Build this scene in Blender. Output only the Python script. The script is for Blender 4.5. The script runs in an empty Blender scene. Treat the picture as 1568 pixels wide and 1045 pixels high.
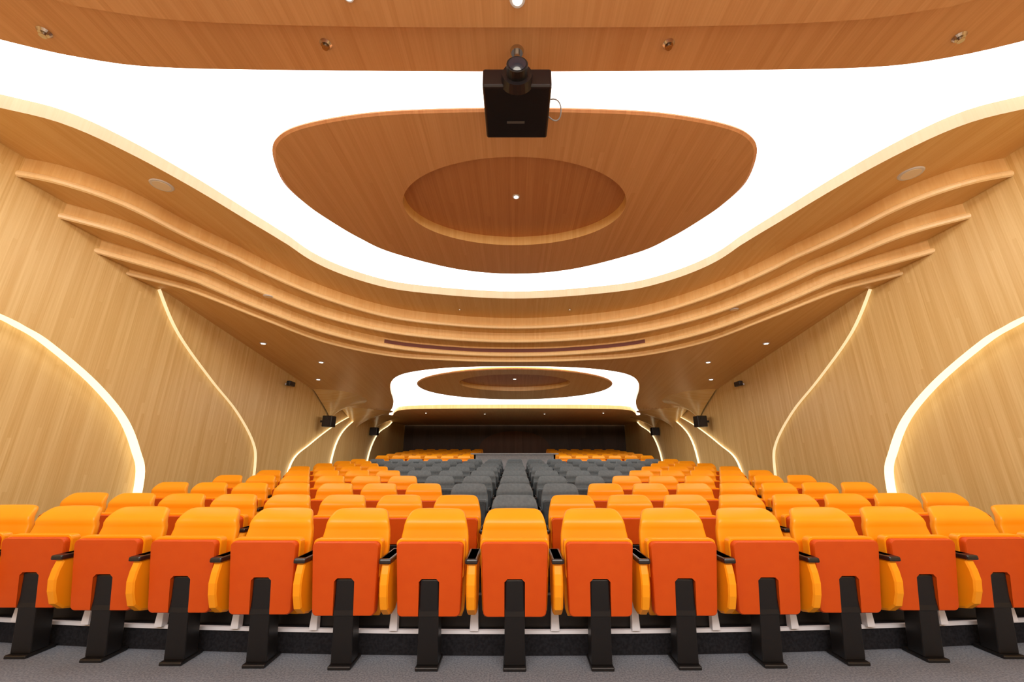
import bpy, bmesh, math, random
from mathutils import Vector
random.seed(3)
S=bpy.context.scene
S.view_settings.view_transform='Standard'
S.view_settings.exposure=.05
EYE=1.28

# ---------------------------------------------------------------- materials
def lin(r,g,b):
    f=lambda c:(c/255/12.92) if c/255<=0.04045 else ((c/255+0.055)/1.055)**2.4
    return (f(r),f(g),f(b),1)
def mat(name,col,rough=.5,metal=0,emit=None,es=0,spec=.5,sample=True):
    m=bpy.data.materials.new(name);m.use_nodes=True
    n=m.node_tree.nodes;l=m.node_tree.links;b=n['Principled BSDF']
    b.inputs['Base Color'].default_value=col
    b.inputs['Roughness'].default_value=rough
    b.inputs['Metallic'].default_value=metal
    b.inputs['Specular IOR Level'].default_value=spec
    if emit:
        b.inputs['Emission Color'].default_value=emit
        b.inputs['Emission Strength'].default_value=es
        if not sample:m.cycles.emission_sampling='NONE'
    return m
def noisy(name,c1,c2,scale,rough=.8,spec=.3,bump=0):
    m=mat(name,c1,rough,spec=spec);n=m.node_tree.nodes;l=m.node_tree.links;b=n['Principled BSDF']
    tc=n.new('ShaderNodeTexCoord');t=n.new('ShaderNodeTexNoise');t.inputs['Scale'].default_value=scale;t.inputs['Detail'].default_value=2
    l.new(tc.outputs['Object'],t.inputs['Vector'])
    r=n.new('ShaderNodeValToRGB');r.color_ramp.elements[0].position=.35;r.color_ramp.elements[1].position=.65
    r.color_ramp.elements[0].color=c1;r.color_ramp.elements[1].color=c2
    l.new(t.outputs['Fac'],r.inputs['Fac']);l.new(r.outputs['Color'],b.inputs['Base Color'])
    return m
def wood(name,across,along,light,dark,plank=.09,rough=.42,length=2.4,spec=.4):
    m=mat(name,light,rough,spec=spec);n=m.node_tree.nodes;l=m.node_tree.links;b=n['Principled BSDF']
    tc=n.new('ShaderNodeTexCoord');sp=n.new('ShaderNodeSeparateXYZ');l.new(tc.outputs['Object'],sp.inputs[0])
    def M(op,a,bv=None):
        q=n.new('ShaderNodeMath');q.operation=op
        if not isinstance(a,(int,float)): l.new(a,q.inputs[0])
        else:q.inputs[0].default_value=a
        if bv is not None:
            if isinstance(bv,(int,float)): q.inputs[1].default_value=bv
            else:l.new(bv,q.inputs[1])
        return q.outputs[0]
    u=M('DIVIDE',sp.outputs[across],plank);iu=M('FLOOR',u)
    w0=n.new('ShaderNodeTexWhiteNoise');w0.noise_dimensions='1D';l.new(iu,w0.inputs['W'])
    v=M('ADD',M('DIVIDE',sp.outputs[along],length),M('MULTIPLY',w0.outputs['Value'],7.0));iv=M('FLOOR',v)
    cb=n.new('ShaderNodeCombineXYZ');l.new(iu,cb.inputs[0]);l.new(iv,cb.inputs[1])
    w=n.new('ShaderNodeTexWhiteNoise');w.noise_dimensions='2D';l.new(cb.outputs[0],w.inputs['Vector'])
    mp=n.new('ShaderNodeMapping');sc=[3,3,3];sc[across]=60;sc[along]=1.0;mp.inputs['Scale'].default_value=sc
    l.new(tc.outputs['Object'],mp.inputs['Vector'])
    t=n.new('ShaderNodeTexNoise');t.inputs['Scale'].default_value=1;t.inputs['Detail'].default_value=3;t.inputs['Roughness'].default_value=.6
    l.new(mp.outputs[0],t.inputs['Vector'])
    fac=M('ADD',M('MULTIPLY',w.outputs['Value'],.4),M('MULTIPLY',M('SUBTRACT',t.outputs['Fac'],.25),1.1))
    r=n.new('ShaderNodeValToRGB');r.color_ramp.elements[0].color=dark;r.color_ramp.elements[1].color=light
    r.color_ramp.elements[0].position=.0;r.color_ramp.elements[1].position=.9
    l.new(fac,r.inputs['Fac']);l.new(r.outputs['Color'],b.inputs['Base Color'])
    return m
WALL=wood('wall_wood',1,2,lin(243,214,150),lin(219,179,108),.045,.4,3.0)
FOLD=wood('fold_wood',1,2,lin(252,218,150),lin(236,190,112),.045,.22,3.0,.7)
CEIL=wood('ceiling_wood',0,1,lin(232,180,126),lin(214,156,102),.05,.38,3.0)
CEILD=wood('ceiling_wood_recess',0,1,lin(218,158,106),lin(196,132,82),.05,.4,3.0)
TERR=wood('terrace_wood',0,1,lin(240,200,134),lin(226,176,106),.05,.36,4.0)
LIP=wood('lip_wood',0,2,lin(186,172,142),lin(176,160,128),.12,.45)
LUM=mat('luminous_fabric',(1,1,1,1),.6,emit=(1,.985,.955,1),es=3.0)
LED=mat('warm_led',(1,.9,.7,1),.6,emit=(1,.86,.56,1),es=1.25,sample=False)
LED2=mat('warm_led_dim',(1,.9,.7,1),.6,emit=(1,.82,.48,1),es=.6,sample=False)
SPOT=mat('spot_lamp',(1,1,1,1),.6,emit=(1,.93,.8,1),es=4,sample=False)
ORANGE=noisy('orange_plastic',lin(255,160,16),lin(255,165,22),3,.36,.4)
DORANGE=noisy('deep_orange_shell',lin(206,78,8),lin(209,81,10),12,.48,.35)
GRAYS=noisy('gray_seat',lin(92,102,108),lin(102,112,118),30,.6,.3)
DGRAYS=noisy('gray_seat_dark',lin(60,66,70),lin(70,76,80),30,.7,.3)
DESKG=noisy('desk_gray',lin(150,152,156),lin(160,162,166),20,.6,.3)
BLACK=mat('black_metal',lin(22,20,20),.4)
BLACKP=mat('black_plastic',lin(30,26,28),.3)
WHITE=mat('white_painted_metal',lin(225,225,230),.4)
CARPET=noisy('carpet',lin(108,116,128),lin(138,146,156),90,.95,.1)
BOUNCE=noisy('bounce_floor',lin(190,180,165),lin(200,190,175),9,.5,.3)  # pale tone chosen to reflect fill light upward
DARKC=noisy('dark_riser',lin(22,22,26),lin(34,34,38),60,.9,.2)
DARK=wood('dark_backwall_wood',0,2,lin(96,80,70),lin(62,50,44),.3,.6,6.0)
ARCH=wood('back_arch_wood',0,2,lin(118,84,64),lin(88,58,42),.12,.6,6.0)
GLASS=mat('lens_glass',lin(40,45,60),.05,spec=1)
CHROME=mat('chrome',lin(200,195,190),.25,1)
PWHITE=mat('white_speaker_grille',lin(250,235,210),.6)

def obj(name,verts,faces,mats,mi=None,smooth=False,parent=None):
    me=bpy.data.meshes.new(name);me.from_pydata([tuple(v) for v in verts],[],faces)
    for m in mats: me.materials.append(m)
    if mi:
        for p,i in zip(me.polygons,mi): p.material_index=i
    if smooth:
        for p in me.polygons:p.use_smooth=True
    me.update()
    o=bpy.data.objects.new(name,me);S.collection.objects.link(o)
    if parent:o.parent=parent
    return o

# ---------------------------------------------------------------- curves
def catmull(pts,n=12,closed=False):
    P=[Vector(p) for p in pts];out=[];N=len(P)
    rng=range(N if closed else N-1)
    for i in rng:
        if closed: p0,p1,p2,p3=P[i-1],P[i],P[(i+1)%N],P[(i+2)%N]
        else: p0,p1,p2,p3=P[max(i-1,0)],P[i],P[i+1],P[min(i+2,N-1)]
        for k in range(n):
            t=k/n
            out.append(.5*((2*p1)+(-p0+p2)*t+(2*p0-5*p1+4*p2-p3)*t*t+(-p0+3*p1-3*p2+p3)*t**3))
    if not closed: out.append(P[-1].copy())
    return out
def resample(pl,n):
    L=[0]
    for a,b in zip(pl,pl[1:]):L.append(L[-1]+(b-a).length)
    out=[];j=0
    for i in range(n+1):
        s=L[-1]*i/n
        while j<len(L)-2 and L[j+1]<s:j+=1
        d=L[j+1]-L[j];t=(s-L[j])/d if d>1e-9 else 0
        out.append(pl[j].lerp(pl[j+1],min(max(t,0),1)))
    return out
def sym(left,n=160):
    full=left+[(-x,d) for x,d in reversed(left[:-1])]
    return resample(catmull(full),n)
def H(c,d):
    if d<5.85:return c
    return c-.15*(min(d,13.1)-5.85)
N=160
E0=sym([(-6.0,2.85),(-5.22,3.14),(-4.79,3.35),(-4.49,3.77),(-4.22,4.41),(-3.93,5.34),(-3.58,6.28),(-2.87,6.93),(-1.95,7.29),(0,7.53)])
E1=sym([(-6.0,3.78),(-5.48,3.98),(-5.11,4.435),(-4.88,5.25),(-4.45,6.18),(-3.71,7.11),(-2.64,7.88),(-1.28,8.25),(0,8.37)])
E2=sym([(-6.0,4.2),(-5.4,4.75),(-5.08,5.6),(-4.58,6.49),(-3.81,7.42),(-2.69,8.12),(-1.31,8.49),(0,8.6)])
E3=sym([(-6.0,4.62),(-5.4,5.41),(-5.08,6.0),(-4.67,6.70),(-3.9,7.68),(-2.75,8.43),(-1.34,8.79),(0,8.89)])
E4=sym([(-6.0,5.12),(-5.29,5.98),(-4.73,6.87),(-3.98,7.93),(-2.79,8.66),(-1.34,8.92),(0,8.99)])
RR=sym([(-6.0,18.2),(-5.4,17.0),(-4.45,14.1),(-3.82,12.4),(-3.46,10.76),(-3.04,9.98),(-2.4,9.58),(-1.39,9.34),(0,9.28)])
V=[];F=[];MI=[]
def strip(A,B,ca,cb,mi,sub):
    base=len(V)
    for k in range(sub+1):
        for a,b in zip(A,B):
            p=a.lerp(b,k/sub);V.append((p.x,p.y,EYE+H(ca,p.y)))
    n=len(A)
    for k in range(sub):
        for i in range(n-1):
            F.append((base+k*n+i,base+k*n+i+1,base+(k+1)*n+i+1,base+(k+1)*n+i));MI.append(mi)
def normals(A):
    out=[]
    for i in range(len(A)):
        d=(A[min(i+1,len(A)-1)]-A[max(i-1,0)]).normalized()
        out.append(Vector((d.y,-d.x)))
    return out
def riser(A,ct,cb,mi,bead=0,mb=1):
    NN=normals(A);n=len(A)
    prof=[(0,0,'t')]
    if bead:
        prof+=[(0,bead*2.6,'b'),(bead*.8,bead*2.0,'b'),(bead*1.2,bead,'b'),(bead*1.0,0,'b'),(bead*.3,-bead*.5,'b'),(-bead*.6,-.002,'b')]
    else: prof+=[(0,0,'b')]
    base=len(V)
    for off,dz,w in prof:
        for a,nn in zip(A,NN):
            p=a+nn*off
            V.append((p.x,p.y,EYE+H(ct if w=='t' else cb,a.y)+dz))
    for k in range(len(prof)-1):
        for i in range(n-1):
            F.append((base+k*n+i,base+k*n+i+1,base+(k+1)*n+i+1,base+(k+1)*n+i));MI.append(mi if k==0 else mb)
C=[3.4,3.15,2.93,2.72,2.62]
riser(E0,3.56,C[0],1)
strip(E0,E1,C[0],0,0,4);riser(E1,C[0],C[1],0,.028,2)
strip(E1,E2,C[1],0,0,3);riser(E2,C[1],C[2],0,.028,2)
strip(E2,E3,C[2],0,0,3);riser(E3,C[2],C[3],0,.028,2)
strip(E3,E4,C[3],0,0,3);riser(E4,C[3],C[4],0,.02,2)
strip(E4,RR,C[4],0,0,30);riser(RR,C[4]+.12,C[4],1)
GLEAM=wood('bead_gleam_wood',0,1,lin(255,224,168),lin(246,208,146),.3,.3)  # paler than the terraces: gleam of the lit edge painted into the colour
obj('ceiling_terraces',V,F,[TERR,LIP,GLEAM],MI)
# ac grille slot in riser E3
V=[];F=[];MI=[]
pts=[p for p in E3 if abs(p.x)<2.95]
for p in pts:
    V.append((p.x,p.y-.012,EYE+H(2.93,p.y)-.04));V.append((p.x,p.y-.012,EYE+H(2.93,p.y)-.12))
for i in range(len(pts)-1):F.append((2*i,2*i+2,2*i+3,2*i+1))
obj('air_vent_slot',V,F,[mat('vent_dark',lin(120,66,54),.6)])
# luminous ceilings
def grid(name,x0,x1,ys,c,m):
    V=[];F=[]
    for y in ys:V+= [(x0,y,EYE+H(c,y)),(x1,y,EYE+H(c,y))]
    for i in range(len(ys)-1):F.append((2*i,2*i+1,2*i+3,2*i+2))
    return obj(name,V,F,[m])
grid('ceiling_luminous_panel',-6,6,[1.2,5.85,9.0],3.56,LUM)
grid('ceiling_luminous_panel_rear',-6,6,[9.1,13.1,19.4],2.74,LUM)
# front ceiling boards
def board(name,edge,c,yback,m,th=.13):
    pl=sym(edge,80);V=[];F=[];n=len(pl)
    for p in pl:V.append((p.x,p.y,EYE+c))
    for p in pl:V.append((p.x,yback,EYE+c))
    for p in pl:V.append((p.x,p.y,EYE+c+th))
    for i in range(n-1):
        F.append((i,i+1,n+i+1,n+i));F.append((i,i+1,2*n+i+1,2*n+i))
    return obj(name,V,F,[m])
board('ceiling_front_board',[(-6,1.8),(-5.2,2.13),(-4.37,2.46),(-3.84,2.62),(-3.2,2.71),(-1.72,2.74),(0,2.75)],3.4,0,CEIL)
board('ceiling_front_soffit',[(-6,.9),(-4.6,1.55),(-3.47,2.04),(-3.16,2.13),(-2.57,2.21),(-1.47,2.25),(0,2.26)],3.25,-5.2,CEIL,.15)
# islands
def island(name,outline,hf,th,inner,depth,m,mr,mi_rim):
    n=len(outline);cx,cy,rx,ry=inner
    ang=[math.atan2((p.y-cy)/ry,(p.x-cx)/rx) for p in outline]
    inn=[Vector((cx+rx*math.cos(a),cy+ry*math.sin(a))) for a in ang]
    V=[];F=[];MI=[]
    def ring(pts,dz):
        b=len(V)
        for p in pts:V.append((p.x,p.y,EYE+hf(p.y)+dz))
        return b
    def conn(a,b,mi):
        for i in range(n):
            j=(i+1)%n;F.append((a+i,a+j,b+j,b+i));MI.append(mi)
    ctr=Vector((cx,cy))
    core=[p.lerp(ctr,.16) for p in outline]
    out2=[p.lerp(ctr,.012) for p in outline]
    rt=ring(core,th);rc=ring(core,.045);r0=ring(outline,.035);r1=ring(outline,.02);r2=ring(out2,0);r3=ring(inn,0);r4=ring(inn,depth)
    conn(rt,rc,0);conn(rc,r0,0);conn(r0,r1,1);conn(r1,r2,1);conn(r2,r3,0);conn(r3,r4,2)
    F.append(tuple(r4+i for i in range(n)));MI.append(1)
    return obj(name,V,F,[m,mr,mi_rim],MI)
egg=[(0,3.03),(-.95,3.05),(-1.55,3.1),(-2.15,3.22),(-2.5,3.37),(-2.72,3.62),(-2.87,4.1),(-2.82,4.51),(-2.69,4.87),(-2.43,5.37),(-2.04,5.84),(-1.04,6.43)]
egg=egg+[(0,6.62)]+[(-x,d) for x,d in reversed(egg[1:])]
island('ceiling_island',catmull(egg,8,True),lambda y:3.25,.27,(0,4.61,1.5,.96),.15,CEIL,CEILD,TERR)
el=[(2.68*math.cos(a),10.7+1.28*math.sin(a)) for a in [i*math.tau/72 for i in range(72)]]
island('ceiling_island_rear',[Vector(p) for p in el],lambda y:H(2.60,y),.13,(0,10.45,1.5,.68),.12,TERR,CEILD,TERR)
# rear wood slab
SL=sym([(-6,18.8),(-5.0,16.2),(-4.3,14.2),(-3.7,13.3),(-2.5,13.05),(0,12.95)],80)
V=[];F=[];n=len(SL)
for p in SL:V.append((p.x,p.y,EYE+1.53))
for p in SL:V.append((p.x,20.2,EYE+1.53+.02))
for p in SL:V.append((p.x,p.y,EYE+1.66))
for i in range(n-1):F+= [(i,i+1,n+i+1,n+i),(i,i+1,2*n+i+1,2*n+i)]
obj('ceiling_rear_slab',V,F,[TERR])
# back wall with a low arched relief panel (one mesh)
V=[(-6,20.3,0),(6,20.3,0),(6,20.3,3.4),(-6,20.3,3.4)];F=[(0,1,2,3)];MI=[0];na=40
for i in range(na+1):
    a=math.pi*i/na;V.append((1.75*math.cos(a),20.24,EYE+.45+.8*math.sin(a)))
V+=[(-1.75,20.24,1.0),(1.75,20.24,1.0)]
n0=na+3;F.append(tuple(range(4,4+n0)));MI.append(1)
V+=[(x,20.3,z) for x,y,z in V[4:4+n0]]
for i in range(n0):F.append((4+i,4+(i+1)%n0,4+n0+(i+1)%n0,4+n0+i));MI.append(1)
obj('wall_back',V,F,[DARK,ARCH],MI)
obj('wall_front',[(-6,-5.2,0),(6,-5.2,0),(6,-5.2,4.9),(-6,-5.2,4.9)],[(0,1,2,3)],[WALL])

# ---------------------------------------------------------------- walls
wc1=[(-5.2,2.0),(-2,1.98),(.5,1.92),(2.0,1.84),(3.2,1.72),(4.147,1.55),(4.41,1.485),(4.72,1.372),(5.39,1.0),(5.955,.56),(6.31,.094),(6.5,-.317),(6.55,-1.3)]
wc2=[(5.4,3.6),(5.6,3.0),(5.84,2.635),(6.4,2.037),(7.33,1.42),(8.21,.905),(8.93,.3),(9.14,-.21),(9.18,-1.3)]
wc3=[(16.5,2.0),(14.48,1.55),(12.76,.995),(11.3,.345),(10.48,-.16),(10.3,-1.3)]
wc4=[(15.6,2.0),(14.24,1.34),(13.08,.71),(12.63,-.1),(12.6,-1.3)]
wc5=[(18.9,2.0),(17.9,1.4),(16.4,.89),(15.6,0),(15.5,-1.3)]
def wall(side,s):
    obj('wall_'+side,[(s*5.95,-5.2,0),(s*5.95,20.3,0),(s*5.95,20.3,5.0),(s*5.95,-5.2,5.0)],[(0,1,2,3)],[WALL])
    Xs=[5.95,5.80,5.74,5.685,5.625,5.565]
    for k,w in enumerate([wc1,wc2,wc3,wc4,wc5]):
        pl=[Vector((y,max(z+EYE,0))) for y,z in w];pl=catmull(pl,6)
        top=5.0
        poly=list(pl)
        corners=[Vector((20.28,0)),Vector((20.28,top))]
        if k==0:corners.append(Vector((-5.2,top)))
        else:corners.append(Vector((pl[0].x,top)))
        V=[];F=[];MI=[]
        allp=poly+corners
        for p in allp:V.append((s*Xs[k+1],p.x,p.y))
        nA=len(V);F.append(tuple(range(nA)));MI.append(0)
        b=len(V);off=Xs[k]
        for p in poly:V.append((s*off,p.x,p.y))
        for i in range(len(poly)-1):F.append((i,i+1,b+i+1,b+i));MI.append(1)
        o=obj('wall_panel_'+side,V,F,[WALL,LED2 if k==1 else LED],MI)
    # flared wooden folds where the wall turns into the ceiling
    for cy,rr,hh,pw in((11.9,1.2,.62,2.0),(13.9,1.35,.62,1.9),(15.8,1.1,.5,1.8)):
        V=[];F=[];nv=20;na=40
        for j in range(nv+1):
            v=j/nv;r=.05+rr*(1-v)**pw
            for i in range(na+1):
                a=math.pi*i/na
                yy=cy+math.cos(a)*r*.75+.45*v
                zc=EYE+H(2.62,yy)+.02
                zb=EYE+H(2.62,cy)
                zz=zc-(zc-(zb-hh))*v
                V.append((s*(5.7-math.sin(a)*r),yy,zz))
        for j in range(nv):
            for i in range(na):
                a=j*(na+1)+i;F.append((a,a+1,a+na+2,a+na+1))
        obj('wall_fold_'+side,V,F,[FOLD],smooth=True)
wall('left',-1);wall('right',1)

# ---------------------------------------------------------------- floor
def ycurve(x):return .0146*x*x
def plat(n):
    if n<=2:return .15
    if n<=10:return .15+.043*(n-2)
    return .15+.043*8+.06*(n-10)
def rowY(n):return 2.95+1.03*(n-1)
obj('floor',[(-6,1.2,0),(6,1.2,0),(6,20.3,0),(-6,20.3,0)],[(0,1,2,3)],[CARPET])
obj('floor_bounce',[(-6,-5.2,0),(6,-5.2,0),(6,1.2,0),(-6,1.2,0)],[(0,1,2,3)],[BOUNCE])  # unseen near floor, made pale to bounce light onto the ceiling
V=[];F=[];MI=[]
xs=[-6+12*i/48 for i in range(49)];NR=17
pz=0
for n in range(1,NR+2):
    z=plat(n);y0=rowY(n)+.17
    y1=rowY(n+1)+.17 if n<=NR else 20.3
    b=len(V)
    for x in xs:
        V.append((x,min(y0+ycurve(x),20.3),pz));V.append((x,min(y0+ycurve(x),20.3),z));V.append((x,min(y1+ycurve(x),20.3),z))
    for i in range(48):
        a=b+3*i
        F.append((a,a+3,a+4,a+1));MI.append(1)
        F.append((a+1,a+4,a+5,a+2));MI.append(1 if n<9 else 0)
    pz=z
obj('floor_seating_tiers',V,F,[CARPET,DARKC],MI)
V=[];F=[]
y0=rowY(1)+.17
for x in xs:
    y=y0+ycurve(x)
    V+=[(x,y-.015,.130),(x,y-.015,.151),(x,y+.005,.152)]
for i in range(48):
    a=3*i;F+=[(a,a+3,a+4,a+1),(a+1,a+4,a+5,a+2)]
obj('trim_step_nosing',V,F,[WHITE])

# ---------------------------------------------------------------- chair
def chair_mesh(name,main,shell,drop):
    bm=bmesh.new()
    def addloft(rings,mi,smooth=True):
        vs=[[bm.verts.new(p) for p in r] for r in rings]
        n=len(rings[0]);fs=[]
        for a,b in zip(vs,vs[1:]):
            for i in range(n):
                fs.append(bm.faces.new((a[i],a[(i+1)%n],b[(i+1)%n],b[i])))
        fs.append(bm.faces.new(vs[0][::-1]));fs.append(bm.faces.new(vs[-1]))
        for f in fs:f.material_index=mi;f.smooth=smooth
        fs[-1].smooth=False;fs[-2].smooth=False
    def superr(cx,cy,w,t,z,n=28,e=.35,bow=0,dip=0):
        out=[]
        for i in range(n):
            a=math.tau*(i+.5)/n;c=math.cos(a);s=math.sin(a)
            x=abs(c)**e*math.copysign(1,c)*w/2;y=abs(s)**e*math.copysign(1,s)*t/2
            out.append((cx+x,cy+y-bow*(x/(w/2))**2,z+dip*((x/(w/2))**2-.5)))
        return out
    # backrest shell with curved headrest (waist, forward bulge, tapered rounded top)
    prof=[(.12,.40,.03,.05,0),(.16,.43,.02,.055,0),(.35,.455,.01,.06,0),(.52,.465,.0,.06,0),(.60,.462,.004,.06,0),(.635,.452,.010,.058,0),(.655,.444,.010,.06,.002),(.675,.436,.004,.064,.003),(.70,.424,.008,.062,.003),(.722,.41,.02,.056,.002),(.742,.392,.034,.048,0),(.757,.37,.045,.04,-.001),(.768,.34,.052,.028,-.002),(.775,.29,.055,.01,-.002)]
    addloft([superr(0,y+.06,w,t,z,bow=.024,dip=dp) for z,w,y,t,dp in prof],0)
    def U(zb,zt,wb,wt,notchw,notcht,r):
        pts=[]
        if notchw:
            pts=[(-notchw/2,zb),(-notchw/2,notcht-.02),(-notchw/2+.02,notcht),(notchw/2-.02,notcht),(notchw/2,notcht-.02),(notchw/2,zb)]
        def arc(cx,cz,a0,a1):
            return [(cx+r*math.cos(math.radians(a0+(a1-a0)*i/5)),cz+r*math.sin(math.radians(a0+(a1-a0)*i/5))) for i in range(6)]
        pts+=arc(wb/2-r,zb+r,-90,0)
        pts+=arc(wt/2-r,zt-r,0,90)
        pts+=arc(-wt/2+r,zt-r,90,180)
        pts+=arc(-wb/2+r,zb+r,180,270)
        return pts
    def extr(pts,layers,mi_side,mi_front,fy):
        rings=[]
        for off,sc in layers:
            cz=.39
            rings.append([bm.verts.new((x*sc,fy(z)+off,cz+(z-cz)*sc)) for x,z in pts])
        n=len(pts)
        for k,(a,b) in enumerate(zip(rings,rings[1:])):
            for i in range(n):
                f=bm.faces.new((a[i],a[(i+1)%n],b[(i+1)%n],b[i]));f.material_index=mi_side if k else mi_front
        f=bm.faces.new(rings[0][::-1]);f.material_index=mi_front
        f=bm.faces.new(rings[-1]);f.material_index=mi_side
    fy=lambda z:-.055-.19*(z-.155)
    extr(U(.150,.598,.405,.435,.135,.378,.03),[(-.010,.972),(-.004,.99),(.004,1.0),(.045,1.0)],1,1,fy)
    extr(U(.36,.612,.435,.452,0,0,.03),[(.028,.99),(.034,1.0),(.085,1.0)],0,0,fy)
    def box(x0,x1,y0,y1,z0,z1,mi,bev=.006,taper=None):
        r=bmesh.ops.create_cube(bm,size=1)
        vs=r['verts']
        for v in vs:
            v.co=Vector(((x0+x1)/2+v.co.x*(x1-x0),(y0+y1)/2+v.co.y*(y1-y0),(z0+z1)/2+v.co.z*(z1-z0)))
            if taper and v.co.z<(z0+z1)/2:
                v.co.x=(x0+x1)/2+(v.co.x-(x0+x1)/2)*taper[0];v.co.y+=taper[1]
        fs=set(f for v in vs for f in v.link_faces)
        for f in fs:f.material_index=mi
        if bev:
            es=list(set(e for v in vs for e in v.link_edges))
            r=bmesh.ops.bevel(bm,geom=es,offset=bev,segments=2,affect='EDGES',profile=.5)
            for f in r['faces']:f.material_index=mi
    box(-.06,.06,-.088,.03,-drop+.02,.37,2,.008,(1.12,.075))
    box(-.072,.072,-.04,.15,-drop,-drop+.022,2,.006)
    box(-.066,.066,-.06,.02,.15,.385,2,.004)
    for sx in (-1,1):
        X=sx*.272
        out=[]
        P=[(-.15,.475),(-.165,.42),(-.17,.36),(-.155,.29),(-.12,.21),(-.06,.165),(.0,.15),(.06,.155),(.10,.19),(.125,.26),(.135,.36),(.135,.475)]
        for off,sc in [(-.027,.93),(-.02,1),(.02,1),(.027,.93)]:
            ring=[bm.verts.new((X+off,-.015+(y+.015)*sc,.34+(z-.34)*sc)) for y,z in P];out.append(ring)
        n=len(P)
        for a,b in zip(out,out[1:]):
            for i in range(n):
                f=bm.faces.new((a[i],a[(i+1)%n],b[(i+1)%n],b[i]));f.material_index=0
        f=bm.faces.new(out[0][::-1]);f.material_index=0
        f=bm.faces.new(out[-1]);f.material_index=0
        box(X-.038,X+.038,-.18,.13,.478,.508,3,.009)
        box(X-.016,X+.016,.14,.19,0,.19,4,.003,(1.7,0))
    box(-.275,.275,.20,.25,.0,.20,2,.004)
    bmesh.ops.recalc_face_normals(bm,faces=bm.faces)
    me=bpy.data.meshes.new(name)
    bm.to_mesh(me);bm.free()
    for m in (main,shell,BLACK,BLACKP,WHITE):me.materials.append(m)
    return me
M_OF=chair_mesh('chair_orange_front',ORANGE,DORANGE,.15)
M_O=chair_mesh('chair_orange',ORANGE,DORANGE,.04)
M_G=chair_mesh('chair_gray',GRAYS,DGRAYS,.04)
for n in range(1,17):
    if n==10:continue
    for k in range(-8,9):
        x=k*.55
        if n>10 and abs(k)<=2:continue
        gray= (n>=2 and n<10 and abs(k)<=(n-2)) 
        me=M_OF if n==1 else (M_G if gray else M_O)
        o=bpy.data.objects.new('auditorium_chair',me);S.collection.objects.link(o)
        o.location=(x,rowY(n)+ycurve(x),plat(n))
def desk():
    e=bpy.data.objects.new('control_desk',None);S.collection.objects.link(e)
    Y=rowY(10)+.35;z=plat(10)
    def bx(nm,x0,x1,y0,y1,z0,z1,m):
        V=[(x,y,zz) for zz in(z0,z1) for y in (y0,y1) for x in (x0,x1)]
        obj(nm,V,[(0,1,3,2),(4,5,7,6),(0,1,5,4),(2,3,7,6),(0,2,6,4),(1,3,7,5)],[m],parent=e)
    bx('front_panel',-1.25,1.25,Y,Y+.05,z,z+.86,DESKG)
    bx('top',-1.35,1.35,Y-.05,Y+.6,z+.86,z+.90,DESKG)
    bx('side_1',-1.25,-1.2,Y,Y+.55,z,z+.86,DESKG);bx('side_2',1.2,1.25,Y,Y+.55,z,z+.86,DESKG)
desk()

# ---------------------------------------------------------------- projector
def cyl(name,r1,r2,p0,p1,m,parent=None,n=24,cap=True):
    p0=Vector(p0);p1=Vector(p1);d=(p1-p0).normalized()
    u=d.orthogonal().normalized();v=d.cross(u)
    V=[];
    for p,r in((p0,r1),(p1,r2)):
        for i in range(n):
            a=math.tau*i/n;V.append(p+u*math.cos(a)*r+v*math.sin(a)*r)
    F=[(i,(i+1)%n,n+(i+1)%n,n+i) for i in range(n)]
    if cap:F+=[tuple(range(n))[::-1],tuple(range(n,2*n))]
    return obj(name,V,F,[m],parent=parent)
pj=bpy.data.objects.new('ceiling_projector',None);S.collection.objects.link(pj)
def rbox(name,x0,x1,y0,y1,z0,z1,m,bev,parent):
    bm=bmesh.new();r=bmesh.ops.create_cube(bm,size=1)
    for v in bm.verts:v.co=Vector(((x0+x1)/2+v.co.x*(x1-x0),(y0+y1)/2+v.co.y*(y1-y0),(z0+z1)/2+v.co.z*(z1-z0)))
    if bev:bmesh.ops.bevel(bm,geom=list(bm.edges),offset=bev,segments=3,affect='EDGES',profile=.5)
    me=bpy.data.meshes.new(name);bm.to_mesh(me);bm.free();me.materials.append(m)
    o=bpy.data.objects.new(name,me);S.collection.objects.link(o);o.parent=parent;return o
zb=EYE+2.9
rbox('body',-.265,.305,2.47,3.02,zb,zb+.19,BLACKP,.02,pj)
cyl('lens_ring',.135,.12,(.02,2.50,zb+.07),(.02,2.42,zb+.07),BLACKP,pj)
cyl('lens_barrel',.085,.085,(.02,2.47,zb+.07),(.02,2.34,zb+.07),BLACK,pj)
cyl('lens_glass',.07,.07,(.02,2.36,zb+.07),(.02,2.335,zb+.07),GLASS,pj)
cyl('pole',.025,.025,(.02,2.56,zb+.18),(.02,2.56,EYE+3.4),CHROME,pj)
cyl('pole_rose',.06,.05,(.02,2.56,EYE+3.4),(.02,2.56,EYE+3.37),CHROME,pj)
rbox('mount_plate',-.1,.12,2.5,2.7,zb+.185,zb+.21,BLACK,.004,pj)
rbox('label',-.07,.09,2.82,2.845,zb-.002,zb+.01,mat('label_gray',lin(90,90,92),.4),0,pj)
cu=bpy.data.curves.new('cable','CURVE');cu.dimensions='3D';cu.bevel_depth=.006
sp=cu.splines.new('NURBS');pp=[(.28,2.7,zb+.1),(.38,2.66,zb+.12),(.44,2.75,zb+.02),(.38,2.84,zb-.03),(.29,2.8,zb+.05)]
sp.points.add(len(pp)-1)
for q,p in zip(sp.points,pp):q.co=(*p,1)
sp.use_endpoint_u=True;sp.order_u=4
co=bpy.data.objects.new('cable',cu);S.collection.objects.link(co);co.parent=pj;cu.materials.append(mat('cable_gray',lin(150,150,152),.5))

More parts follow.
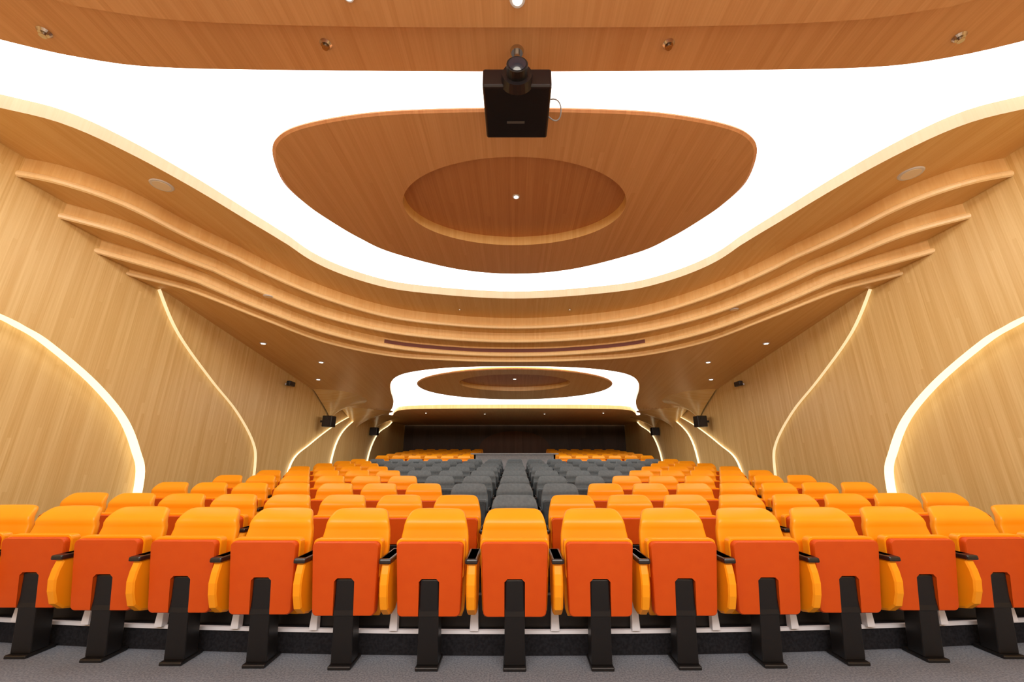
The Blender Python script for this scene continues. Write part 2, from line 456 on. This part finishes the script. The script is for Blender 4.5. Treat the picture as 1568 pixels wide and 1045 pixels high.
# ---------------------------------------------------------------- fixtures
def disc(name,x,y,c,r,m,th=.012,glow=None):
    z=EYE+c
    e=bpy.data.objects.new(name,None);S.collection.objects.link(e);e.location=(x,y,z)
    o=cyl('trim_ring',r,r*.92,(0,0,0.0),(0,0,-th),m,e)
    if glow:
        cyl('lamp',r*.6,r*.6,(0,0,-th+.002),(0,0,-th-.004),glow,e,12)
    else:
        cyl('grille',r*.75,r*.75,(0,0,-th+.002),(0,0,-th-.004),PWHITE if m==WHITE else m,e)
for x,y in((-4.6,4.32),(4.95,4.1)):disc('ceiling_speaker',x,y,3.4,.13,WHITE)
for x,y in((-4.5,6.62),(4.25,7.1)):disc('ceiling_speaker',x,y,H(2.93,y),.08,WHITE)
for x,y in((-4.85,5.75),(4.75,5.9),(-1.2,8.0),(1.2,8.0)):disc('smoke_detector',x,y,H(3.4,y),.035,CHROME)
for x,y in((-5.31,7.95),(5.31,7.95),(-4.56,9.0),(4.56,9.0),(-5.18,10.2),(5.18,10.2)):
    disc('downlight',x,y,H(2.62,y),.07,WHITE,glow=SPOT)
for x,y in((-3.2,14.3),(-1.1,14.6),(1.1,14.6),(3.2,14.3)):disc('downlight',x,y,1.53,.04,WHITE,glow=SPOT)
disc('downlight',.02,4.55,3.4,.05,WHITE,glow=SPOT)
disc('downlight',.02,2.06,3.25,.06,WHITE,glow=SPOT)
disc('downlight',-1.22,2.04,3.25,.04,WHITE,glow=SPOT)
disc('downlight',0,10.45,H(2.72,10.45),.06,WHITE,glow=SPOT)
for x,y in((-3.92,2.4),(-1.62,2.5),(1.32,2.5),(3.75,2.44)):
    e=bpy.data.objects.new('fire_sprinkler',None);S.collection.objects.link(e);e.location=(x,y,EYE+3.398)
    cyl('rose',.05,.035,(0,0,0),(0,0,-.02),CHROME,e);cyl('stem',.012,.012,(0,0,-.02),(0,0,-.04),CHROME,e);cyl('deflector',.025,.025,(0,0,-.04),(0,0,-.045),CHROME,e)
def wspk(s,y,z,w,h):
    e=bpy.data.objects.new('wall_speaker',None);S.collection.objects.link(e)
    X=s*5.45
    rbox('cabinet',X-.14,X+.14,y-w/2,y+w/2,z-h/2,z+h/2,BLACK,.02,e)
    cyl('woofer',.1,.1,(X,y-w/2-.005,z-.05),(X,y-w/2+.01,z-.05),BLACKP,e)
    cyl('tweeter',.04,.04,(X,y-w/2-.005,z+.11),(X,y-w/2+.01,z+.11),BLACKP,e)
    rbox('bracket',min(X,s*5.7),max(X,s*5.7),y-.02,y+.02,z-.03,z+.03,BLACK,0,e)
for s in(-1,1):
    wspk(s,11.7,EYE+1.0,.3,.32);wspk(s,15.6,EYE+.95,.26,.3)
    e=bpy.data.objects.new('security_camera',None);S.collection.objects.link(e)
    rbox('housing',min(s*5.56,s*5.66),max(s*5.56,s*5.66),9.6,9.85,EYE+1.7,EYE+1.82,BLACKP,.02,e)
    rbox('bracket',min(s*5.6,s*5.75),max(s*5.6,s*5.75),9.7,9.75,EYE+1.73,EYE+1.77,WHITE,0,e)

# ---------------------------------------------------------------- lights
def area(name,loc,tgt,sx,sy,e,col):
    L=bpy.data.lights.new(name,'AREA');L.shape='RECTANGLE';L.size=sx;L.size_y=sy;L.energy=e;L.color=col
    o=bpy.data.objects.new(name,L);S.collection.objects.link(o);o.location=loc
    o.rotation_euler=(Vector(tgt)-Vector(loc)).to_track_quat('-Z','Y').to_euler()
area('fill_light',(0,-3.0,4.2),(0,.3,0),9,1.5,540,(1,.97,.93))  # added fill lamp behind the camera, lifts the seats and front ceiling
W=bpy.data.worlds.new('w');S.world=W;W.use_nodes=True;W.node_tree.nodes['Background'].inputs[0].default_value=(1,.95,.88,1);W.node_tree.nodes['Background'].inputs[1].default_value=.3

c=bpy.data.cameras.new('camera');o=bpy.data.objects.new('camera',c);S.collection.objects.link(o)
o.location=(0,0,EYE);o.rotation_euler=(math.radians(90+16.5),0,0)
c.lens=13.776;c.sensor_width=36;c.shift_x=-.0026;c.clip_start=.05
S.camera=o
